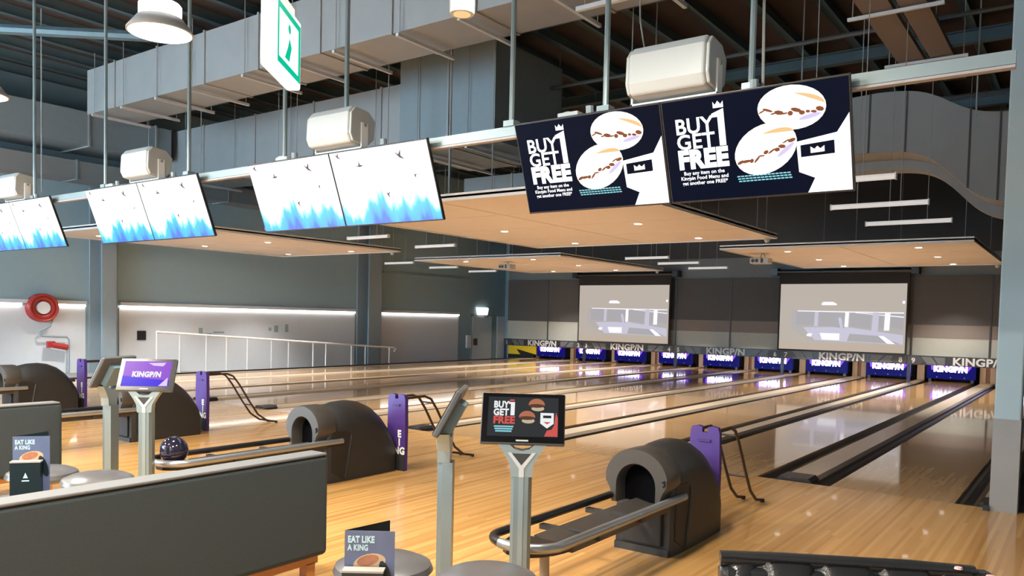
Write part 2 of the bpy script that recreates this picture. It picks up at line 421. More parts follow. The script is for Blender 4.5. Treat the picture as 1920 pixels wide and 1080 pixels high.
# faded lettering on the bay panel behind the handrail
B().box((XL+.031, 4.6, .92), (XL+.033, 4.72, 1.10)).box((XL+.031, 4.72, .92), (XL+.033, 5.0, .95)).box((XL+.031, 5.05, .95), (XL+.033, 5.4, 1.0)).box((XL+.031, 6.9, 1.02), (XL+.033, 7.0, 1.12)).box((XL+.031, 7.1, .98), (XL+.033, 7.25, 1.18)).box((XL+.031, 7.5, .98), (XL+.033, 7.62, 1.22)).build('faded_marks', GREENP, wl)

# hose reel with its pipe
hz = thing('hose_reel', 'red fire hose reel on the white left wall', 'hose reel', (XL+.16, .50, 1.556))
hr = B(); hr.tube([(0, .24*math.cos(t*math.pi/16), .24*math.sin(t*math.pi/16)) for t in range(32)], .095, 10, closed=True); hr.build('hose_coil', RED, hz, True)
B().tube([(-.14, 0, 0), (.10, 0, 0)], .145, 20).build('hub', WHITEMT, hz, True)
rr = B()
for s in (-.10, .10): rr.tube([(s, .30*math.cos(t*math.pi/16), .30*math.sin(t*math.pi/16)) for t in range(32)], .03, 8, closed=True)
rr.build('reel_rim', RED, hz, True)
B().tube([(0, .25, -.2), (0, .18, -.42), (0, -.05, -.55), (0, -.02, -.66), (0, .55, -.68), (0, .6, -.75), (0, .6, -1.56)], .022, 8).build('water_pipe', STEEL, hz)
B().tube([(.02, .18, -.86), (.02, .55, -.93)], .07, 10).box((-.03, .1, -.93), (.07, .26, -.78)).build('valve', RED, hz)

# handrail along the ramp
hd = thing('handrail', 'white tubular handrail sloping down beside the ramp', 'handrail', (-16.35, 2.5, 0))
def railz(y): return 1.03-(y-2.5)*.0632
B().tube([(0, y-2.5, railz(y)) for y in (2.5, 4, 6, 8, 10.6)]+[(0, 8.22, .49), (0, 8.24, .44), (0, 8.16, .41)], .028, 8).build('top_rail', WHITEMT, hd, True)
for xp in (294, 337, 387, 425, 464, 509, 541, 587, 611, 659, 685, 730):
    y = px('x', -16.35, xp, 650).y
    zf = 0 if y < 2.6 else -.45*(y-2.6)/9.4
    B().tube([(0, y-2.5, zf), (0, y-2.5, railz(y))], .022, 6).build('post', WHITEMT, hd)

# ------------------------------------------------------------------ lanes
LY = 18.05; GW = .188
for n in range(1, 11):
    t = thing('bowling_lane', 'glossy timber bowling lane running to masking number %s' % NW[n] if n < 10 else 'glossy timber bowling lane beside the pale pillar', 'lane', (cx[n], 0, 0), 0, 'bowling lanes')
    B().box((-LW/2, 0, -.30), (LW/2, LY+.5, 0)).build('lane_bed', LANE, t)
    for s in (-1, 1):
        g = B(); pr = []
        a, b = LW/2, LW/2+GW
        for k in range(9):
            an = math.pi*k/8; pr.append((s*((a+b)/2-(b-a)/2*math.cos(an)), -.02-.085*math.sin(an)))
        for (u0, w0), (u1, w1) in zip(pr, pr[1:]): g.quad([(u0, 0, w0), (u1, 0, w1), (u1, LY+.2, w1), (u0, LY+.2, w0)])
        g.quad([(u, 0, w) for u, w in pr]+[(s*b, 0, -.29), (s*a, 0, -.29)])
        g.build('gutter', GUTTERM, t, True)
def divider(xc, hw, label):
    t = thing('lane_divider', label, 'lane divider', (xc, 0, 0), 0, 'division caps between lanes')
    c = B().prism([(-hw, -.295), (hw, -.295), (hw, -.05), (hw*.80, .016), (-hw*.80, .016), (-hw, -.05)], 'y', .32, LY+.2)
    c.build('cap', CAPM, t)
    B().box((-hw, .20, -.295), (hw, LY+.3, .02)).build('cap_base', GUTTERM, t) if False else None
    B().prism([(-hw, -.295), (hw, -.295), (hw, .0), (hw*.8, .036), (-hw*.8, .036), (-hw, .0)], 'y', .04, .318).build('end_block', BLACK, t)
    return t
for n in range(1, 10):
    hw = ((GAP_IN if n % 2 else GAP_X)-2*GW)/2
    divider(pairx[n], hw, 'division cap between lane %s and lane %s' % (NW[n], NW[n+1]) if n < 9 else 'wide division cap ending in a black block near the pillar')
divider(cx[1]-LW/2-GW-.05, .05, 'narrow division cap beside the handrail ramp')
divider(cx[10]+LW/2+GW+.05, .05, 'narrow division cap behind the pale pillar')

# ------------------------------------------------------------------ pit end: sweeps, pit dividers, masking, shades, projection screens
struct(B().box((-15.75, 18.64, -.3), (1.7, 18.73, 1.2)).build('wall_pit', BLACKF))
struct(B().box((-15.75, 16.36, .80), (1.7, 18.63, .88)).build('trim_pit_top', BLACKF))
struct(B().box((-15.86, 16.22, .80), (1.7, 16.34, 3.6)).build('wall_back', M('back_paint', (.15, .175, .185), .75, amt=.04)))
struct(B().box((-15.86, 16.22, 3.6), (1.7, 16.34, ZC)).build('wall_back_upper', M('dim_charcoal', (.055, .056, .058), .8)))  # dimness above the ceiling panels is put into this wall's colour
wb = bpy.data.objects['wall_back']
seams = [-15.86, -14.06, pairx[2]-.06, -9.02, pairx[5]+.0-.0, pairx[6]+.0]
edges = [-15.84, -14.04, -12.62]
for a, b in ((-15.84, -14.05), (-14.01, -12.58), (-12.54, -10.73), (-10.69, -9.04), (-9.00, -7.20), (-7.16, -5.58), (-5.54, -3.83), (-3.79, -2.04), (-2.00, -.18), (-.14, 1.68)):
    zt = 1.47 if b < -12.5 else 1.64  # back wall tone steps from dark through taupe to pale going down
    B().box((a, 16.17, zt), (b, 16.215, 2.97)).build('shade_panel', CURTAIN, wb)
    if zt > 1.5: B().box((a, 16.174, 1.28), (b, 16.215, zt)).build('mid_band', M('taupe_tone', (.19, .16, .14), .85, amt=.06), wb)
    B().box((a, 16.178, .80), (b, 16.215, zt if zt < 1.5 else 1.28)).build('low_band', M('pale_tone', (.36, .36, .315), .7, amt=.05), wb)
for xs in (-14.03, -12.56, -10.71, -9.02, -7.18, -5.56, -3.81, -2.02, -.16): B().box((xs-.02, 16.15, .80), (xs+.02, 16.21, 2.97)).build('shade_post', DARKGREY, wb)

for n in range(1, 11):
    t = thing('sweep_board', ('blue lit sweep board at the end of lane %s' % NW[n]) if n < 10 else 'blue lit sweep board hidden beyond the pillar', 'sweep board', (cx[n], 18.0, 0), 0, 'lit sweep boards')
    B().prism([(-.06, .09), (.06, .12), (.06, .50), (-.02, .52), (-.06, .47)], 'x', -.62, .62).build('board', E_SWB, t)
    g = B()
    g.mat(0).poly([(-.50, .34), (.45, .34), (.55, .50), (-.52, .50)], -.068)
    g.build('violet_glow', E_SWV, t)
    B().text('KINGP/N', -.44, .305, .15, -.075, width=.86, off=.07).build('lettering', E_SWW, t)
    for xx in (-.35, 0, .35): B().ell(xx, .14, .012, .012, -.066, 8).build('screw', MASKL, t)
    for q in (-.54, .54): B().box((q-.04, .0, .001), (q+.04, .45, .12)).build('arm', BLACK, t)
tag(B().prism([(-.68, .0), (-.10, .0), (-.30, .22), (.69, .02), (.69, .44), (-.68, .44)], 'y', 18.02, 18.06).build('yellow_guard', YELLOW, loc=(0, 0, 0)), 'yellow guard board at the far end beside lane one', 'guard board').location = (-16.47, 0, .12)
tag(B().box((-17.2, 18.08, -.45), (-15.96, 18.29, .62)).build('service_screen', BLACKF), 'black service screen behind the yellow guard board', 'screen')
for n in range(0, 11):
    if n == 0: xc, gap = cx[1]-LW/2-.29, .55
    elif n == 10: xc, gap = cx[10]+LW/2+.29, .55
    else: xc, gap = pairx[n], (GAP_IN if n % 2 else GAP_X)
    t = thing('pit_divider', ('tan pit divider between lane %s and lane %s' % (NW[n], NW[n+1])) if 0 < n < 9 else ('tan pit divider beside the yellow guard board' if n == 0 else 'tan pit divider beyond the end of the wide black-ended cap' if n == 9 else 'tan pit divider beyond the pale pillar'), 'pit divider', (xc, 18.3, 0), 0, 'pit dividers')
    if n % 2 and n:
        B().box((-.20, 0, -.1), (-.05, .3, .56)).build('board', TAN, t); B().box((.06, 0, -.1), (.20, .3, .56)).build('board', TAN, t)
        B().box((-.05, .05, -.1), (.06, .25, .56)).build('slot', BROWN, t)
    else:
        B().box((-.10, 0, -.1), (.10, .3, .56)).build('board', TAN, t)
        B().box((-.10, -.02, .53), (.10, 0, .56)).build('top_strip', BLACK, t)

GREYP = 'mask_grey'
for k, n in enumerate((9, 7, 5, 3, 1)):
    xc = pairx[n]; h = PITCH2/2
    t = thing('masking_panel', 'black masking panel with white logo above lanes %s and %s' % (NW[n], NW[n+1]) if n < 9 else 'black masking panel with white logo cut off by the pillar', 'masking panel', (xc, 16.0, .55), 0, 'masking panels over the pins')
    B().box((-h+.004, 0, 0), (h-.004, .10, .25)).build('body', MASKB, t)
    B().mat(0).poly([(-1.22, .02), (-.98, .02), (-1.13, .22), (-1.38, .22)], -.003).build('grey_facet', MASKG, t)
    B().poly([(-.95, .02), (-.80, .02), (-.80, .22), (-1.08, .22)], -.003).build('grey_facet', MASKG, t)
    B().poly([(.80, .04), (.95, .03), (1.14, .22), (.80, .22)], -.003).build('grey_facet', MASKG, t)
    B().poly([(1.02, .03), (1.36, .03), (1.36, .22), (1.20, .22)], -.003).build('grey_facet', MASKG, t)
    B().text('KINGP/N', -.62, .03, .19, -.008, width=1.24, off=.035, depth=.01).build('logo', MASKL, t)
    for m_ in (n, n+1):
        B().box((cx[m_]-xc-.5, .105, .20), (cx[m_]-xc+.5, .14, .23)).build('deck_lamp', E('deck_lamp', (1, .85, .65), 2.), t)
        light('deck_light', 'AREA', (cx[m_], 16.42, .74), 16, (1, .80, .58), (math.radians(72), 0, 0), shape='RECTANGLE', size=1.0, size_y=.05)
    for s, num in ((-1, n), (1, n+1)):
        B().prism([(s*h-s*.01, .0), (s*(h-.30), .0), (s*(h-.42), .10), (s*(h-.30), .225), (s*h-s*.01, .225)] if s < 0 else [(h-.01, .0), (h-.01, .225), (h-.30, .225), (h-.42, .10), (h-.30, .0)], 'y', -.012, -.001).build('number_plate', M('plate_charcoal', (.05, .05, .052), .5), t)
        if num < 10: B().text(str(num), s*(h-.16), .05, .13, -.02, off=.03, align='CENTER', depth=.005).build('number', MASKL, t)
    if n != 9 or True:
        B().box((-h+.003, .02, -.50), (-h+.09, .09, .0)).build('support_post', M('post_navy', (.02, .015, .05), .4), t)

def proj_screen(x0, x1, label):
    z0, z1 = .84, 2.76
    t = thing('projection_screen', label, 'projection screen', ((x0+x1)/2, 15.93, z0)); hw = (x1-x0)/2; H = z1-z0
    B().box((-hw-.05, -.005, -.05), (hw+.05, .012, H+.34)).build('black_border', BLACKF, t)
    B().tube([(-hw-.20, 0, H+.36), (hw+.22, 0, H+.36)], .065, 12).build('roller_case', BLACK, t, True)
    for s in (-1, 1): B().box((s*(hw+.10), -.08, H+.26), (s*(hw+.28), .28, H+.46)).build('bracket', BLACK, t)
    B().rect(-hw, 0, hw, H, -.008).build('screen', PJ_A, t)
    def U(u): return -hw+2*hw*u
    def V(v): return H*(1-v)
    p = B(); y = -.012
    def pol(mi, pts, dy=0): p.mat(mi); p.quad([(U(a), y-dy, V(b)) for a, b in pts])
    pol(0, [(.10, .40), (.985, .41), (.985, .87), (.28, .86), (.10, .70)])            # room of the picture
    pol(1, [(.20, .66), (.55, .64), (.985, .74), (.985, .875), (.30, .85)], .001)     # pale floor
    pol(3, [(.14, .42), (.30, .42), (.30, .62), (.14, .62)], .001)
    for a, b in ((.33, .54), (.58, .74), (.80, .83), (.89, .985)): pol(3, [(a, .43), (b, .435), (b, .66), (a, .63)], .002)
    pol(2, [(.15, .405), (.985, .415), (.985, .432), (.15, .418)], .003)
    pol(2, [(.62, .425), (.985, .475), (.985, .49), (.62, .432)], .003)
    for a, b, v in ((.295, .325, .64), (.54, .57, .64), (.845, .885, .68)): pol(2 if a > .5 else 1, [(a, .42), (b, .42), (b-.004, v), (a-.004, v)], .004)
    pol(1, [(.755, .42), (.80, .42), (.795, .73), (.745, .73)], .005)
    pol(2, [(.36, .27), (.44, .27), (.47, .30), (.47, .32), (.35, .32), (.345, .30)], .003)
    pol(2, [(.97, .25), (.99, .25), (.99, .29), (.97, .29)], .003)
    pol(2, [(.24, .75), (.28, .75), (.27, .80), (.23, .79)], .004); pol(2, [(.34, .74), (.50, .74), (.50, .84), (.36, .84)], .004)
    pol(3, [(.58, .74), (.80, .76), (.97, .87), (.56, .85)], .003); pol(2, [(.80, .76), (.84, .76), (.93, .87), (.87, .87)], .004)
    pol(1, [(.485, .52), (.50, .49), (.515, .53), (.525, .66), (.505, .66)], .005)
    p.build('projected_picture', [PJ_B, PJ_D, PJ_C, PJ_E], t)
    B().rect(-hw, 0, hw, H*.10, -.010).build('bottom_band', PJ_F, t)
    return t
proj_screen(-12.56, -9.17, 'projection screen showing a pale hall above lanes three and four')
proj_screen(-5.57, -2.14, 'projection screen showing a pale hall above lanes seven and eight')

# ------------------------------------------------------------------ ceiling clouds with downlights
ZK = 3.2
def cloud(x0, x1, y0, y1, xs, ys, label, nx=2, ny=4):
    t = thing('ceiling_panel', label, 'ceiling panel', (x0, y0, ZK), 0, 'suspended timber ceiling panels'); w, l = x1-x0, y1-y0
    e = B().box((0, 0, .02), (w, l, .05))
    e.build('backing', WHITEMT, t)
    for a, b in (((0, 0), (w, .02)), ((0, l-.02), (w, l)), ((0, .02), (.02, l-.02)), ((w-.02, .02), (w, l-.02))):
        B().box((a[0], a[1], -.02), (b[0], b[1], .08)).build('edge_trim', WHITEMT, t)
    pw_, pl_ = (w-.04)/nx, (l-.04)/ny; g = .012
    first = None
    for i in range(nx):
        for j in range(ny):
            if first is None: first = B().box((g, g, 0), (pw_-g, pl_-g, .018)).build('ply_sheet', PLY, t); q = first
            else: q = first.copy(); COL.objects.link(q)
            q.location = (.02+i*pw_, .02+j*pl_, 0)
    f = None
    for X in xs:
        for Y in ys:
            if f is None:
                f = B().lathe([(.085, -.012), (.09, 0), (.06, .004)], 16).build('downlight', WHITEMT, t); f.location = (X-x0, Y-y0, 0)
                d = B().lathe([(.062, -.016), (.064, -.012)], 16).build('lens', E_DOWN, f)
            else:
                q = f.copy(); COL.objects.link(q); q.location = (X-x0, Y-y0, 0)
                d2 = d.copy(); COL.objects.link(d2); d2.parent = q
            light('downlight_beam', 'SPOT', (X, Y, ZK-.03), 600, (1, .965, .91), spot_size=math.radians(95), spot_blend=.7, shadow_soft_size=.05)
    for X in (.6, w/2+.1, w-.3):
        for Y in (1.25, l-.3): B().tube([(X, Y, .05), (X, Y, ZC-ZK-.205)], .008, 5).build('wire', CABLE, t)
    B().lathe([(.03, -.10), (.055, -.06), (.05, -.02)], 12, (w-.15, l-.15, 0)).build('sensor', WHITEPL, t)
    return t
cloud(-8.40, -2.90, .45, 7.15, (-7.02, -4.23), (1.45, 4.02, 6.55), 'big plywood ceiling panel behind the burger screens')
cloud(-17.05, -12.35, .05, 6.75, (-16.1, -13.58), (1.0, 3.63, 6.2), 'plywood ceiling panel along the left wall')
cloud(-14.26, -9.15, 9.3, 15.4, (-12.95, -10.55), (10.1, 12.5, 14.8), 'plywood ceiling panel before the projection screen over lanes three and four')
cloud(-4.77, .15, 9.0, 15.4, (-3.58, -.94), (10.0, 12.5, 14.95), 'plywood ceiling panel before the projection screen over lanes seven and eight', 2, 3)

def projector(x, y, z, label):
    t = thing('projector', label, 'projector', (x, y, z))
    B().box((-.22, -.15, -.07), (.22, .15, .07)).build('body', WHITEPL, t, bevel=.02)
    for xx in (-.14, -.05): B().tube([(xx, -.155, 0), (xx, -.145, 0)], .042, 14).build('vent', DARKGREY, t)
    B().box((.04, -.153, -.05), (.10, -.149, .05)).build('panel', DARKGREY, t)
    B().tube([(.14, .145, 0), (.14, .17, 0)], .04, 14).build('lens', BLACK, t)
    B().tube([(0, 0, .07), (0, 0, ZK-z-.001)], .02, 8).lathe([(.06, ZK-z-.02), (.06, ZK-z-.001)], 12).build('mount', WHITEMT, t)
    B().tube([(.02, -.02, .2), (.10, -.04, .12), (.12, -.1, .06)], .006, 5).build('cable', BLACK, t)
projector(-11.93, 10.75, 3.06, 'white projector hung under the panel before lanes three and four')
projector(-4.33, 10.45, 3.03, 'white projector hung under the panel before lanes seven and eight')

# ------------------------------------------------------------------ hanging batten lights; a faint glow is put into the tubes
def batten(x, y, label, top=None):
    t = thing('batten_light', label, 'batten light', (x, y, ZK), 0, 'hanging batten lights')
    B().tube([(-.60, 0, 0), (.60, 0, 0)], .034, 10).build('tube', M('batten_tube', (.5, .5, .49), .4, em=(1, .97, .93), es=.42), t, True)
    for s in (-1, 1):
        B().box((s*.60, -.038, -.038), (s*.615, .038, .038)).build('end_cap', WHITEMT, t)
        B().tube([(s*.27, 0, .03), (s*.27, 0, (top or ZC-.0005)-ZK)], .006, 5).build('wire', CABLE, t)
for x, ys, nm in ((-10.45, (1.7, 3.8, 5.93), 'between the two front timber panels'), (-15.55, (10.0, 12.1, 14.2), 'beside the far left wall'), (-7.4, (10.7, 12.65, 14.75), 'between the two projector panels'), (-.40, (1.4, 3.53, 5.64), 'beside the curved duct')):
    for i, y in enumerate(ys): batten(x, y, 'white batten light %s, %s row' % (nm, ('first', 'second', 'third')[i]), 4.69 if y == 3.8 else None)

# ------------------------------------------------------------------ ducts
def xduct(name, x0, x1, y0, y1, z0, z1, label, seams, mat=DUCT, struts=(), under=RUST):
    t = thing(name, label, 'duct', (x0, y0, z0))
    L, D, H = x1-x0, y1-y0, z1-z0
    B().box((0, 0, 0), (L, D, H)).build('duct_body', mat, t)
    for s in seams:
        B().box((s-x0-.02, -.025, -.02), (s-x0+.02, D+.02, H+.02)).build('flange', DUCT, t)
    for s in struts:
        B().box((s-x0-.025, -.10, -.10), (s-x0+.025, D+.16, -.055)).build('strut', CHAN, t)
        for yy in (-.05, D+.10): B().tube([(s-x0, yy, -.07), (s-x0, yy, ZC-z0-.25)], .007, 5).build('hanger', CABLE, t)
    return t
xduct('air_duct', -14.7, -1.2, .05, 1.0, 5.5, 6.38, 'long rectangular duct with flanges and white strut bars crossing the hall', [-13.6, -12.1, -10.6, -9.1, -7.6, -6.1, -4.6, -3.1], DUCT, [-14.3, -13.2, -12.0, -10.9, -9.4, -8.2, -7.2, -5.9, -4.8, -3.4, -2.2])
xduct('plenum_duct', -17.0, -8.72, 3.2, 4.6, 4.80, 6.02, 'deep grey plenum duct behind the flanged duct', [-15.5, -13.5, -11.5, -9.5], DUCT, [-16.2, -14.2, -12.2, -9.6])
xduct('plenum_end', -8.7, -6.45, 2.9, 5.0, 4.62, 6.36, 'blue-grey box end of the plenum duct', [-7.5], STEEL, [-8.2, -7.0])
xduct('branch_duct', -11.0, -3.2, 7.6, 8.5, 4.45, 5.05, 'low branch duct seen under the plenum', [-9.5, -8.0, -6.5, -5.0], STEEL, [-10, -8.6, -7.2, -5.8, -4.4])
t = thing('side_duct', 'broad duct running along the left wall', 'duct', (XL+.02, -6, 5.25))
B().box((0, 0, 0), (1.3, 9.0, .75)).build('duct_body', STEEL, t)
for yy in (1, 3, 5, 7, 8.6): B().box((-.0, yy-.02, -.03), (1.33, yy+.02, .78)).build('flange', DUCT, t)
t = thing('lower_side_duct', 'narrow lower duct along the left wall under the broad duct', 'duct', (XL+.02, -6, 4.55))
B().box((0, 0, 0), (.75, 15.0, .42)).build('duct_body', DUCTDK, t)
for yy in (1, 3, 5, 7, 9, 11, 13): B().box((0, yy-.02, -.02), (.77, yy+.02, .44)).build('flange', STEEL, t)

# S-curved lined duct
def scurve(x): 
    k = 1/(1+math.exp(-(x-.05)/.22)); return k
t = thing('curved_duct', 'grey lined duct that dips in an S curve beside the pillar', 'duct', (0, 6.0, 0))
secs = []
for i in range(49):
    x = -2.7+i*4.3/48
    k = scurve(x); top = 5.36-.55*k-(.10 if x < -1.0 else 0)*min(1, (-1.0-x)/1.5 if x < -1 else 0); bot = 4.40-.95*scurve(x-.1)
    secs.append([(x, 0, bot), (x, 1.1, bot), (x, 1.1, top), (x, 0, top)])
B().loft(secs).build('duct_body', DUCTDK, t, True)
secs2 = []
for i in range(49):
    x = -2.7+i*4.3/48; bot = 4.40-.95*scurve(x-.1)
    secs2.append([(x, .75, bot-.16), (x, 1.15, bot-.16), (x, 1.15, bot-.001), (x, .75, bot-.001)])
B().loft(secs2).build('lower_rim', DUCTDK, t, True)
for x in (-1.1, -.55, .35, .75):
    k = scurve(x); B().box((x-.012, -.012, 4.40-.95*scurve(x-.1)), (x+.012, 0, 5.36-.55*k)).build('seam', DARKGREY, t)
# perforated cable trays
for i, (a, b) in enumerate(((-.52, -.17), (-.09, .21))):
    t = thing('cable_tray', ('perforated cable tray nearer the burger screens' if i == 0 else 'perforated cable tray nearer the pillar'), 'cable tray', (a, -2.6, 5.5), 0, 'perforated trays under the roof')
    B().box((0, 0, 0), (b-a, 9.0, .012)).build('tray_floor', TRAY, t)
    for s in (0, b-a-.01): B().box((s, 0, .012), (s+.01, 9.0, .07)).build('tray_side', TRAY, t)
for y in (-1.5, .6, 2.75, 5.0):
    s = thing('tray_hanger', 'strut bar under the cable trays, hung on rods %s' % {-1.5: 'over the screens', .6: 'by the flanged duct', 2.75: 'behind the flanged duct', 5.0: 'by the curved duct'}[y], 'hanger', (-.70, y, 5.44))
    B().box((0, 0, 0), (1.1, .04, .04)).build('strut', CHAN, s)
    for xx in (.06, 1.04): B().tube([(xx, .02, .04), (xx, .02, ZC-5.44-.05)], .008, 5).build('rod', CABLE, s)
# strut bar and cord hanging near the flanged duct
s = thing('strut_bar', 'long white strut bar under the flanged duct with a hanging cord', 'hanger', (-2.6, -.7, 4.85))
B().box((0, -.025, 0), (4.2, .025, .045)).build('strut', CHAN, s)
for xx in (.1, 2.0, 4.0): B().tube([(xx, 0, .045), (xx, 0, ZC-4.85-.05)], .008, 5).build('rod', CABLE, s)
B().tube([(.75, 0, 0), (.76, 0, -.25), (.82, 0, -.55), (.80, 0, -1.1), (.76, 0, -1.75)], .008, 6).build('cord', CABLE, s, True)

# free hanging rods over the lanes
for i, (xp, yt, yb, Y) in enumerate(((842, 95, 362, 2.0), (785, 80, 300, 2.6), (1010, 45, 225, 5.4), (1048, 40, 205, 5.5), (1228, 0, 160, 4.0), (1503, 20, 160, 5.0), (1830, 110, 218, 5.6), (78, 0, 360, -1.5))):
    zb = px('y', Y, xp, yb).z; X = px('y', Y, xp, yb).x
    tag(B().tube([(X, Y, zb), (X, Y, ZC-.0005)], .012 if i else .02, 6).build('hanging_rod', CABLE, loc=(X, Y, zb)), 'thin steel rod hanging from the roof among the ducts', 'rod', 'thin hanging rods')

# ------------------------------------------------------------------ screen rail, screens, speakers
ZT, YT, TW, TH, TILT = 3.075, -3.0, 1.235, .705, math.radians(20)
rl = thing('screen_rail', 'pale steel rail carrying the hanging screens', 'rail', (-14, YT+.09, ZT-.06))
B().box((0, 0, 0), (15.6, .05, .075)).build('beam', PIPEM, rl)
B().box((0, -.004, -.02), (15.6, .054, -.004)).build('lower_lip', M('rail_lip', (.35, .33, .33), .5), rl)
for X in (.124, -.965, -1.82, -3.75, -4.65, -6.34, -8.19, -10.16):
    B().tube([(X+14, .025, .07), (X+14, .025, ZC-ZT)], .022, 8).build('drop_rod', PIPEM, rl)
    B().box((X+13.95, -.02, .075), (X+14.05, .07, .12)).build('rod_foot', PIPEM, rl)
B().tube([(14.19, .06, .1), (14.17, .05, 1.2), (14.17, .05, ZC-ZT)], .010, 6).build('cable_run', CABLE, rl)

def art_offer(t):
    def U(u): return -TW/2+.012+(TW-.024)*u
    def V(v): return -.012-(TH-.024)*v
    w, h = TW-.024, TH-.024
    g = B(); y = -.0300
    g.text('BUY', U(.065), V(.325), .145*h, y, width=.225*w, off=.02)
    g.text('GET', U(.065), V(.475), .14*h, y, width=.225*w, off=.02)
    g.poly([(U(.285), V(.165)), (U(.355), V(.125)), (U(.355), V(.475)), (U(.318), V(.475)), (U(.318), V(.20)), (U(.285), V(.20))], y)
    g.poly([(U(.298), V(.115)), (U(.298), V(.055)), (U(.31), V(.085)), (U(.326), V(.05)), (U(.342), V(.085)), (U(.356), V(.055)), (U(.356), V(.115))], y)
    g.text('FREE', U(.065), V(.665), .17*h, y, width=.295*w, off=.06)
    for i, s in enumerate(('Buy any item on the', 'Kingpin Food Menu and', 'get another one FREE*')): g.text(s, U(.21), V(.735+i*.05), .035*h, y, width=(.24, .28, .27)[i]*w, off=.02, align='CENTER')
    g.build('offer_lettering', E_WHITE, t); g = B()
    g.poly([(U(.998), V(.31)), (U(.998), V(.998)), (U(.775), V(.998)), (U(.815), V(.865)), (U(.735), V(.80)), (U(.73), V(.52)), (U(.935), V(.47))], y)
    g.build('phone_shape', E_WHITE, t)
    b = B(); y2 = -.0304
    def burger(cu, cv, ru, rv, rot):
        b.mat(0).ell(U(cu), V(cv), ru*w, rv*h, y2, 28, rot=rot)
        b.mat(1).ell(U(cu)+.0, V(cv-.0)+.02, ru*w*.96, rv*h*.50, y2-.0004, 14, 0, 1.5, rot=rot)
        random.seed(int(cu*100))
        for k in range(11):
            a = -1+2*k/10*.98; yy = -.10-.10*(1-a*a)
            ox, oz = a*ru*w*.86, yy*rv*h+random.uniform(-.012, .012)
            px_, pz_ = U(cu)+ox*math.cos(rot)-oz*math.sin(rot), V(cv)+ox*math.sin(rot)+oz*math.cos(rot)
            b.mat(2).ell(px_, pz_, random.uniform(.014, .036), random.uniform(.005, .017), y2-.0008, 7, rot=rot+random.uniform(-.5, .5))
        ox, oz = ru*w*.55, -rv*h*.42
        b.mat(3).ell(U(cu)+ox*math.cos(rot)-oz*math.sin(rot), V(cv)+ox*math.sin(rot)+oz*math.cos(rot), .07, .014, y2-.0006, 12, rot=rot+.25)
    burger(.715, .205, .175, .20, -.08); burger(.565, .555, .175, .225, .38)
    b.mat(4).poly([(U(.75), V(.555)), (U(.92), V(.535)), (U(.92), V(.655)), (U(.75), V(.665))], y2-.0004)
    b.mat(0).poly([(U(.80), V(.635)), (U(.80), V(.575)), (U(.82), V(.60)), (U(.835), V(.575)), (U(.85), V(.60)), (U(.87), V(.575)), (U(.87), V(.63))], y2-.0008)
    for i in range(3): 
        b.mat(5)
        for k in range(14): b.rect(U(.40+.021*k+.004*i), V(.80+i*.024), U(.40+.021*k+.017+.004*i), V(.788+i*.024), y2)
    b.build('offer_picture', [E_BUN, E_ORNG, E_MEAT, E_LILAC, E_NAVY, E_CYAN], t)
def art_birds(t, seed):
    random.seed(seed); b = B()
    for (u, v, s, r) in ((.10, .07, 1.0, -.5), (.30, .22, 1.1, .1), (.72, .16, 1.4, -.5), (.82, .42, .7, -1.1), (.52, .62, .9, -.9)):
        x, z = -TW/2+TW*(u+random.uniform(-.02, .02)), -TH*v; k = .05*s
        c, sn = math.cos(r), math.sin(r)
        P = lambda a, q: (x+k*(a*c-q*sn), z+k*(a*sn+q*c))
        b.poly([P(-1, .15), P(-.2, .12), P(0, .9), P(.2, .12), P(1, -.05), P(.1, -.2)], -.0306)
    b.build('bird_picture', E_BIRD, t)
def hanging_tv(xc, kind, label, seed=0):
    t = thing('hanging_screen', label, 'screen', (xc, YT, ZT), 0, 'paired hanging screens', rot=(TILT, 0, 0))
    B().box((-TW/2+.002, -.025, -TH), (TW/2-.002, .004, 0)).build('case', BLACK, t, bevel=.004)
    B().box((-TW/2+.012, -.0285, -TH+.014), (TW/2-.012, -.0255, -.012)).build('display', E_NAVY if kind == 'offer' else E_BIRDS, t)
    B().box((-.25, .004, -.5), (.25, .06, -.10)).build('bracket', DARKGREY, t)
    B().tube([(0, .06, -.1), (0, .10, .04)], .03, 8).build('hook', STEEL, t)
    if kind == 'offer': art_offer(t)
    else: art_birds(t, seed)
    return t
def speaker(xc, label):
    t = thing('loudspeaker', label, 'speaker', (xc, YT+.06, ZT+.02), 0, 'white loudspeakers on the screen rail')
    pr = [(-.13, .03), (.06, .0), (.15, .08), (.17, .26), (.08, .345), (-.10, .365), (-.155, .30), (-.165, .10)]
    B().prism(pr, 'x', -.28, .28).build('cabinet', WHITEPL, t, bevel=.022, seg=3)
    for s in (-1, 1):
        q = [(a*.93, .18+(b-.18)*.93) for a, b in pr]
        B().prism(q, 'x', s*.279, s*.305).build('end_cap', WHITEPL, t, bevel=.01)
        B().box((s*.306, -.03, -.0), (s*.318, .05, .22)).build('bracket', WHITEMT, t)
        B().tube([(s*.318, .01, .20), (s*.326, .01, .20)], .018, 10).build('knob', CABLE, t)
    B().box((-.31, -.03, -.02), (.31, .05, .0)).build('base_strap', WHITEMT, t)
    return t
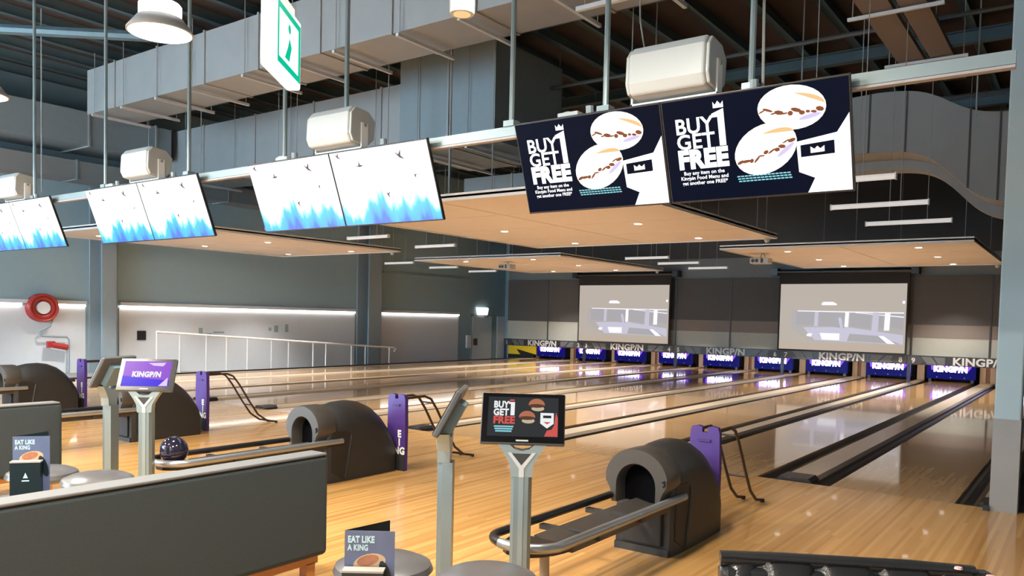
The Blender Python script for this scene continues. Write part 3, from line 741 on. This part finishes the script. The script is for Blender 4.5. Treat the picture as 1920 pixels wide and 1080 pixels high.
for i, n in enumerate((9, 7, 5, 3)):
    xc = -.462-i*3.375 - (0.07 if i == 3 else 0)
    kind = 'offer' if i == 0 else 'birds'
    nm = ['burger offer', 'pale bird picture before the big timber panel', 'pale bird picture before the left wall column', 'pale bird picture above the hose reel'][i]
    for s in (-1, 1):
        lab = ('hanging screen with the %s, %s' % (nm, ('next to the white screens' if s < 0 else 'next to the bare end of the rail'))) if i == 0 else ('hanging screen with %s, %s' % (nm, 'hose reel end' if s < 0 else 'burger offer end'))
        hanging_tv(xc+s*TW/2, kind, lab, i*2+s)
    speaker(xc+.07, 'white loudspeaker above the %s screens' % ['burger offer', 'second pair of', 'third pair of', 'fourth pair of'][i])
    cb = thing('cable_box', 'small white box on top of the %s screens' % ['burger offer', 'second pair of', 'third pair of', 'fourth pair of'][i], 'box', (xc-.80, YT+.09, ZT+.015), 0, 'boxes on the screen rail')
    B().box((-.09, -.03, 0), (.09, .06, .035)).build('lid_box', WHITEPL, cb, bevel=.008)
    B().box((-.05, .0, .035), (.0, .04, .045)).build('plug', WHITEPL, cb)
    B().tube([(.05, .06, .02), (.2, .08, .03), (.3, .06, .0)], .008, 6).build('lead', CABLE, cb)

# ------------------------------------------------------------------ pendants, exit sign, spot cylinder
def pendant(x, y, z, label, power):
    t = thing('pendant_lamp', label, 'pendant lamp', (x, y, z), 0, 'highbay pendant lamps')
    B().lathe([(.226, -.002), (.236, .0), (.236, .012), (.165, .105), (.15, .11)], 32).build('shade', M('pendant_grey', (.36, .37, .38), .5), t, True)
    B().lathe([(.222, -.004), (.222, .005)], 32).build('diffuser', E_LAMP, t)
    B().lathe([(.15, .11), (.152, .20), (.14, .215), (.05, .22)], 28).build('upper_glow', E_LAMP, t, True)
    B().lathe([(.05, .23), (.05, .30), (.02, .32)], 16).tube([(0, 0, .3), (0, 0, ZC-z-.05)], .012, 8).build('stem', DARKGREY, t)
    light('pendant_light', 'AREA', (x, y, z-.012), power, (1, .91, .78), shape='DISK', size=.44)
for i, x in enumerate((-10.2, -6.98, -3.76, -.54)):
    pendant(x, -4.73, 3.645, 'highbay pendant lamp hanging before the flanged duct' if i == 2 else 'highbay pendant lamp further along the seating row', 95)
    pendant(x, -7.4, 3.9, 'highbay pendant lamp over the benches', 250)
    pendant(x, -10.4, 3.9, 'highbay pendant lamp over the entry floor', 200)
ex = thing('exit_sign', 'glowing green and white exit sign hanging edge-on', 'exit sign', (-.487, -6.147, 2.44), math.radians(126.0))
B().box((-.165, -.028, 0), (.165, .028, .26)).build('light_box', E_EXITW, ex, bevel=.008)
for s in (-1, 1):
    g = B().rect(-.150, .02, .150, .045, s*.0295).rect(-.150, .215, .150, .24, s*.0295).rect(.12, .045, .15, .215, s*.0295).rect(-.15, .045, -.13, .215, s*.0295)
    g.poly([(-.06, .06), (.0, .06), (.03, .12), (.0, .15), (-.02, .11)], s*.0295).ell(.0, .18, .018, .018, s*.0295, 10)
    g.build('running_figure', E_EXITG, ex)
B().box((-.10, -.02, .26), (.10, .02, .29)).tube([(0, 0, .28), (0, 0, ZC-2.44-.05)], .012, 8).build('stem', WHITEMT, ex)
cy = thing('spot_cylinder', 'small white cylinder spotlight under the flanged duct', 'spotlight', (-1.0, -4.5, 3.30))
B().lathe([(.07, 0), (.072, .01), (.072, .20), (.06, .21)], 20).build('cylinder', WHITEPL, cy, True)
B().lathe([(.05, -.004), (.05, .0005)], 16).build('lens', E_ORNG, cy)
B().tube([(0, 0, .2), (0, 0, ZC-3.3-.05)], .010, 6).build('stem', CABLE, cy)

# ------------------------------------------------------------------ ball returns
def arch(y, hw, h, n=14, k=1.0):
    P = [(-hw, y, 0)]
    r = min(hw, h*.5); zc = h-r*k
    for i in range(n+1):
        a = math.pi-math.pi*i/n; P.append((hw*math.cos(a), y, zc+r*k*math.sin(a)))
    P.append((hw, y, 0)); return P
def ball_return(loc, label):
    t = thing('ball_return', label, 'ball return', loc, 0, 'ball returns')
    secs = [(-.45, .200, .50), (-.42, .212, .62), (-.34, .218, .695), (-.20, .220, .728), (-.05, .220, .735), (.08, .219, .715), (.20, .217, .665), (.30, .214, .59), (.38, .211, .50), (.435, .208, .42), (.45, .203, .40)]
    B().loft([arch(y, w, h) for y, w, h in secs]).build('hood', HOODM, t, True)
    # collar ring with the mouth
    n = 22
    def outer(f=1., dz=0):
        P = [(-.185*f, .345), (-.187*f, .40), (-.205*f, .445), (-.233*f, .485)]
        for i in range(1, n-6):
            a = math.pi-math.pi*i/(n-6); P.append((.238*f*math.cos(a), .505+.215*f*math.sin(a)))
        return P+[(.233*f, .485), (.205*f, .445), (.187*f, .40), (.185*f, .345)]
    def inner(f=1.):
        m = len(outer()); P = [(-.135*f, .345), (-.137*f, .38)]
        for i in range(m-4): a = math.pi-math.pi*i/(m-5); P.append((.138*f*math.cos(a), .465+.145*f*math.sin(a)))
        return P+[(.137*f, .38), (.135*f, .345)]
    rings = [(outer(.97), -.36), (outer(1.), -.40), (outer(1.), -.545), (outer(.96), -.57), (inner(1.06), -.57), (inner(1.0), -.555), (inner(.98), -.30)]
    b = B(); m = len(outer())
    for P, y in rings: b.v += [(x, y, z) for x, z in P]
    for i in range(len(rings)-1):
        for j in range(m-1): b.f.append((i*m+j, i*m+j+1, (i+1)*m+j+1, (i+1)*m+j)); b.m.append(0)
    b.build('collar', COLLAR, t, True)
    B().quad([(x, -.452, z) for x, z in inner(.99)]).build('mouth', M('mouth_black', (.003, .003, .004), .9, spec=.05), t)  # black sheet standing in for the dark inside the opening
    B().box((-.15, -.475, .06), (.15, -.452, .30)).build('front_panel', HOODIN, t, bevel=.012)
    B().box((-.20, -.47, .0), (.20, -.452, .05)).build('kick_plate', HOODM, t)
    for s in (-1, 1):
        B().prism([(-.40, .10), (-.26, .02), (-.20, .36), (-.18, .44), (-.22, .475), (-.40, .475)], 'x', s*.205, s*.2225).build('side_recess', HOODIN, t, bevel=.004)
        B().tube([(s*.221, -.235, .03), (s*.221, -.185, .30), (s*.221, -.165, .43)], .012, 6).build('side_groove', HOODM, t)
    B().tube([(.195, -.574, .52), (.208, -.578, .53), (.21, -.576, .50), (.197, -.572, .49)], .006, 6).build('button_clip', BLACK, t)
    # rack
    zr = .385; y1 = -1.83
    def loop(a0, a1, k=10): return [(.02+.205*math.cos(a0+(a1-a0)*i/k), y1-.14*0+.0-.17*math.sin(a0+(a1-a0)*i/k), zr) for i in range(k+1)]
    B().tube([(.225, -.28, zr), (.225, y1+.15, zr), (.225, y1, zr)]+loop(0, math.pi*.62), .027, 12).build('silver_rail', SILVER, t, True)
    B().tube(loop(math.pi*.62, math.pi)+[(-.185, y1+.15, zr), (-.185, -.50, zr)], .024, 10).build('black_rail', BLACK, t, True)
    B().prism([(-.05, zr-.075), (.20, zr-.075), (.20, zr-.02), (.075, zr-.045), (-.05, zr-.02)], 'y', y1+.15, -.42).build('ball_track', M('track_vinyl', (.055, .048, .042), .4, amt=.3, scale=14), t)
    P = [(.02+.185*math.cos(a*math.pi/12), y1+.15-.30*math.sin(a*math.pi/12)) for a in range(13)]
    B().prism(P, 'z', zr-.06, zr-.03).build('end_tray', BLACK, t)
    B().tube([(.04, y1+.12, zr-.06), (.06, y1+.10, 0)], .028, 10).lathe([(.07, 0), (.07, .012)], 16, (.06, y1+.10, 0)).build('rack_leg', M('leg_beige', (.46, .36, .25), .4), t, True)
    B().box((-.185, y1+.4, zr-.06), (.225, y1+.44, zr-.03)).build('cross_bar', DARKGREY, t)
    B().box((-.185, -.9, zr-.06), (.225, -.86, zr-.03)).build('cross_bar', DARKGREY, t)
    return t
br0 = ball_return((-.41, -2.75, 0), 'dark ball return with empty rack beside the black leather seat')
XS = [-.41, -.41-3.43, -.41-6.9, -.41-10.35]
dup(br0, (XS[1], -2.72, 0), None, 'dark ball return with one ball on its rack, behind the grey bench')
dup(br0, (XS[2], -2.68, 0), None, 'dark ball return between lanes five and six')
dup(br0, (XS[3], -2.55, 0), None, 'dark ball return between lanes three and four, near the left wall')
bl = thing('bowling_ball', 'black bowling ball resting at the end of a ball rack', 'bowling ball', (-3.83, -4.56, .462))
B().lathe([(.109*math.sin(math.pi*i/16) if 0 < i < 16 else .001, -.109*math.cos(math.pi*i/16)) for i in range(17)], 28).build('ball_shell', BALLM, bl, True)
for a, b2 in ((.02, .02), (-.02, .02), (.0, -.03)): B().lathe([(.011, 0), (.011, .003)], 10, (a, b2, math.sqrt(.109**2-a*a-b2*b2)-.0005)).build('finger_hole', BLACK, bl)

# ------------------------------------------------------------------ purple ball ramps
def ball_ramp(loc, label):
    t = thing('ball_ramp', label, 'ball ramp', loc, 0, 'purple ball ramps')
    P = [(-.118, 0), (.118, 0), (.125, .45), (.118, .72), (.105, .765), (.06, .775), (.022, .765), (.022, .725), (-.022, .725), (-.022, .765), (-.06, .775), (-.105, .765), (-.118, .72), (-.125, .45)]
    B().prism(P, 'y', -.022, .022).build('board', PURPLE, t)
    B().prism([(-.117, .0), (.117, 0), (.122, .22), (-.122, .22)], 'y', -.026, -.0225).build('black_base', BLACKF, t)
    B().box((-.05, -.035, .655), (.05, -.022, .672)).build('hand_slot', M('purple_dark', (.05, .02, .14), .5), t)
    b = B()
    for i, ch in enumerate(('E', 'I', 'NG')): b.text(ch, .05, .34-i*.085, .068, -.0275, off=.05, align='CENTER')
    b.build('lettering', WHITEMT, t)
    for s in (-.085, .085):
        B().tube([(s, .02, .73), (s, .30, .735), (s, .40, .70), (s, .50, .58), (s, .66, .34), (s, .80, .15), (s, .95, .05), (s, 1.10, .022)], .013, 8).build('tube_rail', M('tube_brown', (.035, .02, .015), .4), t, True)
        B().lathe([(.020, 0), (.022, .03)], 10, (s, 1.11, .0)).build('rubber_foot', BLACK, t)
    for y, z in ((.44, .655), (.70, .285)): B().tube([(-.085, y, z), (.085, y, z)], .010, 6).build('rung', MATS['tube_brown'], t)
    return t
r0 = ball_ramp((-.37, -2.24, 0), 'purple ball ramp standing behind the nearest ball return')
dup(r0, (-3.66, -2.22, 0), None, 'purple ball ramp behind the ball return with a ball')
dup(r0, (-7.42, -2.0, 0), None, 'purple ball ramp behind the ball return of lanes five and six')
dup(r0, (-10.75, -1.95, 0), None, 'purple ball ramp near the hose reel wall')

# ------------------------------------------------------------------ touch terminals
def terminal(loc, rotz, screen, label):
    t = thing('touch_terminal', label, 'terminal', loc, rotz, 'scoring terminals')
    P = [(-.05, -.02), (-.035, -.045), (.035, -.045), (.05, -.02), (.05, .035), (-.05, .035)]
    B().prism(P, 'z', .10, .80).build('post', SILVERD, t)
    B().box((-.012, -.049, .10), (.012, -.044, .80)).build('front_strip', SILVERL, t)
    B().prism([(-.055, -.05), (.055, -.05), (.055, .04), (-.055, .04)], 'z', .02, .10).build('post_foot', DARKGREY, t)
    B().box((-.12, -.12, 0), (.12, .12, .02)).build('base_plate', DARKGREY, t, bevel=.008)
    # Y shaped yoke
    y0, y1 = -.046, .02
    B().prism([(-.052, .80), (.052, .80), (.058, .86), (.082, .905), (.118, .958), (.062, .958), (.035, .934), (0, .926), (-.035, .934), (-.062, .958), (-.118, .958), (-.082, .905), (-.058, .86)], 'y', y0, y1).build('yoke', SILVERL, t)
    YW = M('yoke_white', (.62, .66, .67), .4, .1)
    for sg in (-1, 1): B().prism([(sg*.068, .918), (sg*.050, .918), (0, .856), (0, .826)] if sg > 0 else [(-.068, .918), (0, .826), (0, .856), (-.050, .918)], 'y', y0-.006, y0-.0005).build('yoke_rib', YW, t)
    B().prism([(-.012, .80), (.012, .80), (.012, .838), (-.012, .838)], 'y', y0-.0055, y0-.0005).build('yoke_stem', YW, t)
    B().prism([(-.046, .913), (0, .858), (.046, .913)], 'y', y0-.003, y0-.0004).build('badge', DARKGREY, t)
    # tablet head, tilted back
    h = bpy.data.objects.new('tablet', None); 
    import mathutils
    tl = math.radians(28); c, sn = math.cos(tl), math.sin(tl)
    def tr(b):
        b.v = [(x, -.045+ y*c+z*sn, .955+ (-y*sn)+z*c) for x, y, z in b.v]; return b
    def cb(x0, y0, z0, x1, y1, z1): return tr(B().box((x0, y0, z0), (x1, y1, z1)))
    body = cb(-.205, -.016, 0, .205, .016, .265).build('tablet', M('tablet_edge', (.10, .105, .11), .4, .2), t, bevel=.008)
    cb(-.200, -.0185, .006, .200, -.0162, .260).build('bezel', M('bezel_black', (.004, .004, .005), .2, spec=.3), body)
    cb(-.10, .016, .03, .10, .06, .20).build('back_housing', M('housing_teal', (.16, .25, .29), .5), body)
    W_, H_ = .172, .205
    z0 = .036
    mats = {}
    if screen == 'offer':
        b = B().rect(-W_, z0, W_, z0+H_, -.0190); tr(b); b.build('display', E_TABBG, body)
        b = B(); y = -.0196
        b.mat(0).text('BUY', -.145, z0+.148, .033, y, width=.075, off=.045).text('GET', -.145, z0+.108, .033, y, width=.075, off=.045).rect(-.062, z0+.108, -.042, z0+.178, y).rect(-.072, z0+.168, -.060, z0+.178, y)
        b.mat(1).text('FREE', -.145, z0+.066, .036, y, width=.105, off=.05).rect(-.068, z0+.183, -.044, z0+.192, y)
        for i in range(3): b.mat(2).rect(-.140+.004*i, z0+.054-i*.012, -.045-.004*i, z0+.046-i*.012, y)
        for cx_, cz_ in ((.065, .165), (.02, .10)):
            b.mat(3).ell(cx_, z0+cz_, .040, .034, y, 16, 0, math.pi); b.mat(4).ell(cx_, z0+cz_-.004, .040, .010, y-.0002, 12); b.mat(5).ell(cx_+.006, z0+cz_-.018, .032, .014, y-.0001, 12)
        b.mat(0).poly([(.085, z0+.125), (.150, z0+.125), (.150, z0+.07), (.118, z0+.045), (.085, z0+.07)], y-.0002)
        b.mat(6).rect(.098, z0+.098, .138, z0+.112, y-.0004).mat(1).poly([(.10, z0+.078), (.136, z0+.078), (.118, z0+.066)], y-.0004)
        b.mat(1).poly([(.105, z0+.004), (.170, z0+.004), (.170, z0+.10), (.160, z0+.13), (.152, z0+.06), (.14, z0+.04), (.118, z0+.034)], y)
        tr(b).build('screen_picture', [E_TABW, E_TABR, E_TABC, E('tab_bun', (.45, .16, .09), 1.), E('tab_patty', (.10, .05, .035), 1.), E('tab_crust', (.55, .45, .30), 1.), E_TABBG], body)
    elif screen == 'purple':
        b = B().rect(-W_, z0, W_, z0+H_, -.0190); tr(b).build('display', E_TABP, body)
        b = B(); y = -.0196
        b.mat(0).poly([(-W_, z0), (W_, z0), (W_, z0+.05), (.05, z0+.06), (-W_, z0+.085)], y)
        b.mat(1).poly([(.0, z0+.19), (.13, z0+.195), (.11, z0+.165), (.04, z0+.17)], y).poly([(.10, z0+.004), (.165, z0+.004), (.16, z0+.075)], y-.0002)
        b.mat(2).text('KINGP/N', -.105, z0+.078, .040, y-.0004, width=.21, off=.06)
        tr(b).build('screen_picture', [E_TABB, E_TABL, E_TABW], body)
    else:
        b = B().rect(-W_, z0, W_, z0+H_, -.0190); tr(b).build('display', M('dull_glass', (.10, .115, .125), .25), body)
    tr(B().rect(-.03, .012, .03, .020, -.0190)).build('maker_mark', WHITEPL, body)
    bpy.data.objects.remove(h)
    return t
terminal((-.225, -4.90, 0), math.radians(33), 'offer', 'touch terminal showing the burger offer beside the nearest ball rack')
terminal((-.738, -4.86, 0), math.radians(-56), 'off', 'touch terminal turned away, beside the one showing the burger offer')
terminal((-3.72, -4.85, 0), math.radians(40), 'purple', 'touch terminal with a lit purple screen')
terminal((-4.30, -4.82, 0), math.radians(-62), 'off', 'touch terminal turned away, beside the purple lit one')

# ------------------------------------------------------------------ benches, stools, tables, menus, leather seat
def bench(loc, L, label):
    t = thing('bench_sofa', label, 'bench', loc, 0, 'grey bench sofas')
    B().box((-.13, -L, .205), (0, 0, .78)).build('backrest', SOFA, t, bevel=.03, seg=3)
    B().box((-.132, -L, .772), (.002, -.02, .787)).build('top_highlight', SOFAEDGE, t, bevel=.006)  # paler strip painting the highlight along the backrest top
    B().box((-.68, -L, .22), (-.13, -.01, .44)).build('seat', SOFA, t, bevel=.03, seg=3)
    B().box((-.64, -L, .165), (-.03, -.05, .205)).build('frame', TIMBER, t)
    for y in (-.10, -L/2, -L+.1):
        for x in (-.60, -.06): B().box((x-.03, y-.03, 0), (x+.03, y+.03, .17)).build('leg', TIMBER, t)
    return t
bench((-1.445, -5.05, 0), 3.2, 'long grey bench sofa with its plain back turned, on timber legs')
bench((-4.88, -4.92, 0), 2.6, 'grey bench sofa beyond the first bench, beside the purple lit terminal')
def stool(loc, label):
    t = thing('stool', label, 'stool', loc, 0, 'round padded stools')
    B().lathe([(.05, -.045), (.16, -.045), (.19, -.03), (.215, -.005), (.205, .02), (.16, .04), (.08, .048), (.001, .05)], 32, (0, 0, .475)).build('seat', STOOLM, t, True)
    B().lathe([(.03, .012), (.03, .43)], 14).build('column', SILVER, t, True)
    B().lathe([(.19, 0), (.19, .008), (.04, .02)], 28).build('base', SILVER, t, True)
    return t
stool((-.43, -5.63, 0), 'round silver stool nearer the grey bench, beside the menu cards')
stool((.02, -5.48, 0), 'round silver stool in front of the burger offer terminal')
stool((-3.50, -5.68, 0), 'round silver stool behind the dark menu holder')
stool((-3.06, -5.54, 0), 'round silver stool below the purple lit terminal')
def table(loc, h, r, label):
    t = thing('round_table', label, 'table', loc)
    B().lathe([(r-.02, h-.03), (r, h-.02), (r, h-.005), (r-.01, h)], 32).build('top', DARKGREY, t, True)
    B().lathe([(.04, .015), (.04, h-.03)], 14).build('column', SILVER, t, True)
    B().lathe([(.24, 0), (.24, .01), (.05, .025)], 24).build('base', SILVER, t, True)
table((.28, -6.42, 0), .62, .22, 'small dark table under the blue menu card')
table((-2.47, -6.20, 0), .55, .25, 'small dark table behind the long grey bench')
def menus(loc, rotz, lab1, lab2, s=1.):
    t = thing('menu_card', lab1, 'menu', loc, rotz)
    B().box((-.075*s, 0, 0), (.075*s, .002, .297*s)).build('front_leaf', CARDBLUE, t)
    b = B().quad([(-.075*s, .002, 0), (.045*s, .10*s, 0), (.045*s, .10*s, .305*s), (-.075*s, .002, .297*s)]).quad([(-.076*s, .003, .297*s), (.044*s, .101*s, .305*s), (.044*s, .101*s, 0), (-.076*s, .003, 0)])
    b.build('back_leaf', CARDDK, t)
    B().text('EAT LIKE', -.066*s, .262*s, .019*s, -.001, width=.080*s, off=.05).text('A KING', -.066*s, .238*s, .017*s, -.001, width=.062*s, off=.04).build('lettering', CARDTXT, t)
    b = B(); b.mat(0).ell(.0, .20*s, .05*s, .028*s, -.001, 20, rot=.25).mat(1).ell(-.005*s, .208*s, .034*s, .016*s, -.0014, 16, rot=.25).mat(2).ell(.05*s, .16*s, .016*s, .05*s, -.0012, 14, rot=.3)
    b.build('food_print', [BUNL, BUNR, CARDDK], t)
    t2 = thing('menu_holder', lab2, 'menu', Vector(loc)+Vector((0, 0, .001)), rotz)
    B().box((-.073*s, -.05*s, 0), (.048*s, -.012*s, .185*s)).build('dark_card', CARDDK, t2)
    B().box((-.073*s, -.052*s, .184*s), (.050*s, -.010*s, .190*s)).build('pale_edge', M('card_edge', (.42, .38, .34), .5), t2)
    B().poly([(-.02*s, .115*s), (-.01*s, .14*s), (.0, .115*s)], -.0515*s).rect(-.025*s, .100*s, .005*s, .106*s, -.0515*s).build('emblem', CARDTXT, t2)
menus((.275, -6.395, .621), math.radians(36), 'blue menu card with burger print beside the round stools', 'dark card holder in front of the blue menu card', 1.0)
menus((-2.45, -6.19, .551), math.radians(52), 'blue menu card behind the long grey bench', 'dark card holder standing behind the long grey bench', 1.15)

ls = thing('leather_seat', 'black tufted leather seat with a torn corner', 'seat', (1.42, -5.52, 0), math.radians(29))
b = B(); nx, nz = 48, 14
hw = .37
front = []
for j in range(nz+1):
    z = .42+.425*j/nz; tt = max(0, (j/nz-.82)/.18)
    for i in range(nx+1):
        x = -hw+2*hw*i/nx; d = 0
        for bj in range(3):
            for bi in range(4):
                bx = -.255+bi*.17; bz = .565+bj*.115
                d += .045*math.exp(-((x-bx)**2+(z-bz)**2)/(2*.022**2))
            d += 0
        for bi in range(4):
            bx = -.255+bi*.17; d += .016*math.exp(-((x-bx)/.010)**2)
        edge = .06*(abs(x)/hw)**8
        b.v.append((x, -.085+min(d, .05)+edge+.055*tt*tt, z))
for j in range(nz):
    for i in range(nx): b.f.append((j*(nx+1)+i, j*(nx+1)+i+1, (j+1)*(nx+1)+i+1, (j+1)*(nx+1)+i)); b.m.append(0)
b.build('tufted_front', LEATHER, ls, True)
B().box((-hw, -.05, .30), (hw, .05, .82)).build('back_core', LEATHER, ls, bevel=.02)
B().tube([(-hw, -.005, .838), (-hw*.5, -.005, .842), (hw*.5, -.005, .842), (hw, -.005, .835)], .024, 14).build('rolled_top', LEATHER, ls, True)
B().tube([(-hw, -.032, .852), (hw, -.032, .848)], .006, 6).build('seam_piping', LEATHER, ls, True)
for bj in range(3):
    for bi in range(4): B().lathe([(.009, -.004), (.009, .002), (.004, .005)], 10, (-.255+bi*.17, -.055, .565+bj*.115)).build('button', LEATHER, ls)
B().box((-hw, -.62, .22), (hw, -.04, .44)).build('seat', LEATHER, ls, bevel=.05, seg=3)
for s in (-1, 1): B().box((s*hw, -.60, .2), (s*(hw-.09), .04, .60)).build('arm', LEATHER, ls, bevel=.03, seg=3) if False else None
B().box((hw-.02, -.05, .79), (hw+.055, .03, .845)).build('torn_corner', LEATHER, ls, bevel=.02)
B().lathe([(.014, 0), (.012, .006)], 9, (hw+.03, -.045, .838)).lathe([(.012, 0), (.010, .006)], 9, (hw-.06, -.045, .858)).build('torn_foam', PINK, ls)
for x in (-hw+.06, hw-.06):
    for y in (-.56, .0): B().box((x-.025, y-.025, 0), (x+.025, y+.025, .30)).build('leg', DARKGREY, ls)
